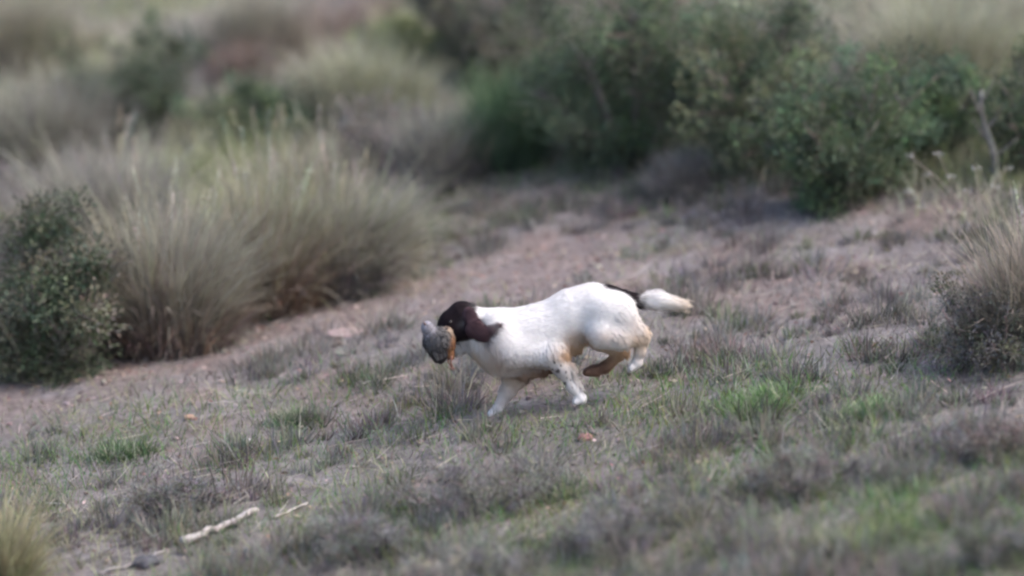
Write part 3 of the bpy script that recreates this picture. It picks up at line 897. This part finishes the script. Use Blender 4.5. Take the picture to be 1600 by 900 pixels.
# make the normals point outwards
eps = .002
sgn = np.sign(sdf_eval(P + N * eps) - sdf_eval(P - N * eps)); N = N * np.where(sgn == 0, 1, sgn)[:, None]
cx, cy = crop_of(P)
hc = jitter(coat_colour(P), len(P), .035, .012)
BIG = RNG.random(len(P)) < .4
L = np.full(len(P), .013)
flow = np.tile(np.array([.9, 0, -.25]), (len(P), 1))
def zone(mask, length, fl=None):
    L[mask] = length
    if fl is not None: flow[mask] = fl
zone((cy > 440) & (cx < 760), .020, (.35, 0, -.9))
zone((cy > 560) & (cx < 700), .017, (.55, 0, -.8))
zone((cy > 480) & (cx > 740) & (cx < 960), .012, (.5, 0, -.85))
zone((cx > 740) & (cx < 960) & (cy > 370) & (cy < 480), .024, (.45, 0, -.9))
zone((cx > 1120 + RNG.normal(0, 30, len(P))) & (cy > 240 + RNG.normal(0, 25, len(P))) & (cx < 1300), .021, (.6, 0, -.75))
zone((cx > 930) & (cx < 1160) & (cy > 400), .013, (.2, 0, -.9))
zone((cx > 1180) & (cy > 400), .013, (.1, 0, -1))
zone((cx > 1090) & (cy < 235) & (cx <= 1250) & (N[:, 2] < .2), .02, (1, 0, -.35))
zone((cx > 1250) & (cy < 240), .03, (1, 0, -.12))
zone((cx < 330) & (cy < 400), .007, (.8, 0, -.3))
ear = (np.abs(P[:, 1]) > .06) & (cx < 480) & (cy < 400) & (cx > 295)
zone(ear, .016, (.75, 0, -.3))
zone((cx < 480) & (cy > 395) & (cy < 560), .028, (.35, 0, -.9))
back_of_leg = ((cy > 500) & (N[:, 0] > .72) & (cx < 960) & (cy < 640)) 
L[back_of_leg] = np.maximum(L[back_of_leg], .032)
paw = ((cx < 500) & (cy > 745)) | ((cx > 880) & (cx < 960) & (cy > 690)) | ((cx > 1190) & (cy > 500)) | ((cx > 940) & (cx < 1010) & (cy > 535))
zone(paw, .007)
zone((cy > 670) & (cx < 960) & ~paw, .010)
zone((cy > 490) & (cx > 740) & (cx < 960) & ~back_of_leg, .008)
L *= RNG.uniform(.6, 1.3, len(P)) * np.where(BIG, 1.3, 1)
ft = flow - (flow * N).sum(1, keepdims=True) * N
ft /= np.linalg.norm(ft, axis=1, keepdims=True) + .15
lock = (vnoise(cx * .035, cy * .035, 101) - .5)[:, None]; lock2 = (vnoise(cx * .04 + 50, cy * .04, 103) - .5)[:, None]
long_ = (L > .024)[:, None]
d0 = ft * .85 + N * (np.where(long_, .18, 0) + np.where((cx > 1250) & (cy < 240), .5, .3)[:, None] + .05 * lock) + np.array([0, 0, 1.]) * lock2 * .15 + RNG.normal(0, .11, P.shape); d0 /= np.linalg.norm(d0, axis=1, keepdims=True)
d1 = ft * 1.0 + N * .05 + RNG.normal(0, .14, P.shape) + np.array([0, 0, -.15]); d1 /= np.linalg.norm(d1, axis=1, keepdims=True)
S = np.cross(d0, N); S /= np.linalg.norm(S, axis=1, keepdims=True) + 1e-9
wd = (RNG.uniform(.0007, .0013, len(P)) * np.where(BIG & ~paw, 2.0, 1))[:, None]
p0 = P - N * .001; p1 = p0 + d0 * L[:, None] * .5; p2 = p1 + d1 * L[:, None] * .5
V = np.stack([p0 - S * wd, p0 + S * wd, p1 - S * wd * .75, p1 + S * wd * .75, p2], 1).reshape(-1, 3)
i = np.arange(len(P))[:, None] * 5
F4 = (i + np.array([[0, 1, 3, 2]])); F3 = (i + np.array([[2, 3, 4]]))
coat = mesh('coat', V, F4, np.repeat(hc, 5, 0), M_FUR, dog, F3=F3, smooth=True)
coat.data.normals_split_custom_set_from_vertices(np.repeat(N, 5, 0).tolist())
tag(coat, kind='stuff')

def ball(name, p, r, col, mat, parent, sc=(1, 1, 1)):
    return mesh(name, I2V * np.array(sc) * r + p, I2F, np.array(col), mat, parent, True)
ball('eye', D(222, 288, -.052), .009, (.02, .012, .01), M_EYE, dog)
ball('eye', D(222, 288, .048), .009, (.02, .012, .01), M_EYE, dog)
ball('nose', D(122, 396, -.012), .016, (.03, .018, .018), M_EYE, dog, (.8, 1.1, .8))

# ------------------------------------------------------------------ carried bird
PR_dog = PR; PR = []
SLATE, BROWN, RUFOUS, LILAC, BUFF = (.075, .072, .075), (.04, .034, .035), (.34, .16, .075), (.24, .23, .26), (.36, .27, .2)
cone((150, 385, -.075), (165, 430, .03), .054, .046, SLATE, .02)
cone((165, 430, .03), (170, 470, .10), .045, .022, BROWN, .02)
cone((140, 400, -.08), (160, 470, -.06), .046, .03, SLATE, .02, 1, BROWN)
cone((203, 395, -.07), (226, 468, -.066), .026, .013, RUFOUS, .02)
cone((205, 345, -.06), (208, 400, -.068), .024, .026, BUFF, .02, 1, RUFOUS)
cone((125, 365, -.085), (98, 325, -.095), .026, .024, LILAC, .02)
A = np.array([p[0] for p in PR] + [p[1] for p in PR])
BV, BF = surface_nets(sdf_eval, A.min(0) - .07, A.max(0) + .07, .004)
_, bc = sdf_eval(BV, True)
bird = empty('game_bird', D(150, 410, -.03))
tag(bird, 'limp grey and rust coloured game bird hanging from the mouth of the dog', 'bird')
mesh('body', BV, BF, bc, M_FEATHER, bird, True)
P, N = area_sample(BV, BF, 2600)
sgn = np.sign(sdf_eval(P + N * eps) - sdf_eval(P - N * eps)); N *= np.where(sgn == 0, 1, sgn)[:, None]
_, fc = sdf_eval(P, True)
fl = np.array([.25, .35, -1.0]); ft = fl - (N @ fl)[:, None] * N
V, F, C = leaves(P - N * .001, ft + N * .1 + RNG.normal(0, .1, P.shape), RNG.uniform(.010, .018, len(P)), RNG.uniform(.004, .007, len(P)), jitter(fc, len(P), .12, .04))
tag(mesh('plumage', V, F, C, M_FEATHER, bird), kind='stuff')
# folded wing, its long feathers one by one
for j in range(9):
    a = D(118 + j * 6, 372 + j * 3, -.125 + .003 * j)
    dirn = D(150 + j * 7, 500 - j * 3, -.10 + .002 * j) - a
    t = np.linspace(0, 1, 6)[:, None]
    c = a + dirn * t + np.array([0, -.012, 0]) * np.sin(t * 3.1)
    w = np.array([.004, .008, .0095, .009, .007, .002])[:, None]
    s = np.array([1.0, .25, .25])
    V = np.stack([c - s * w, c + np.array([0, -.0015, 0]), c + s * w], 1).reshape(-1, 3)
    i = np.arange(5)[:, None] * 3
    F = np.concatenate([i + np.array([[0, 1, 4, 3]]), i + np.array([[1, 2, 5, 4]])])
    mesh('wing_feather', V, F, jitter([(.075, .07, .072), (.13, .12, .12), (.06, .05, .05)][j % 3], len(V), .08, .03), M_FEATHER, bird)
for (e0, e1, e2) in (((228, 470, -.075), (222, 505, -.08), (232, 530, -.085)), ((212, 475, -.06), (208, 505, -.07), (222, 522, -.075))):
    B = Batch(); V, F, cap = tube([D(*e0), D(*e1), D(*e2)], [.006, .0035, .003], 6); B.add(V, F, (.3, .14, .1), cap)
    e = D(*e2)
    for dx, dz in ((-.014, -.012), (.004, -.018), (.014, -.01)):
        V, F, cap = tube([e, e + np.array([dx * .6, -.002, dz * .7]), e + np.array([dx, 0, dz])], [.0025, .002, .001], 5); B.add(V, F, (.3, .15, .11), cap)
    B.build('leg', M_FEATHER, bird)
ball('head', D(95, 318, -.102), .025, LILAC, M_FEATHER, bird, (1, 1, 1.1))
B = Batch(); V, F, cap = tube([D(84, 300, -.118), D(78, 292, -.126), D(76, 284, -.130)], [.006, .004, .001], 6); B.add(V, F, (.2, .13, .12), cap)
B.build('beak', M_EYE, bird)
ball('eye', D(96, 308, -.122), .003, (.02, .01, .01), M_EYE, bird)
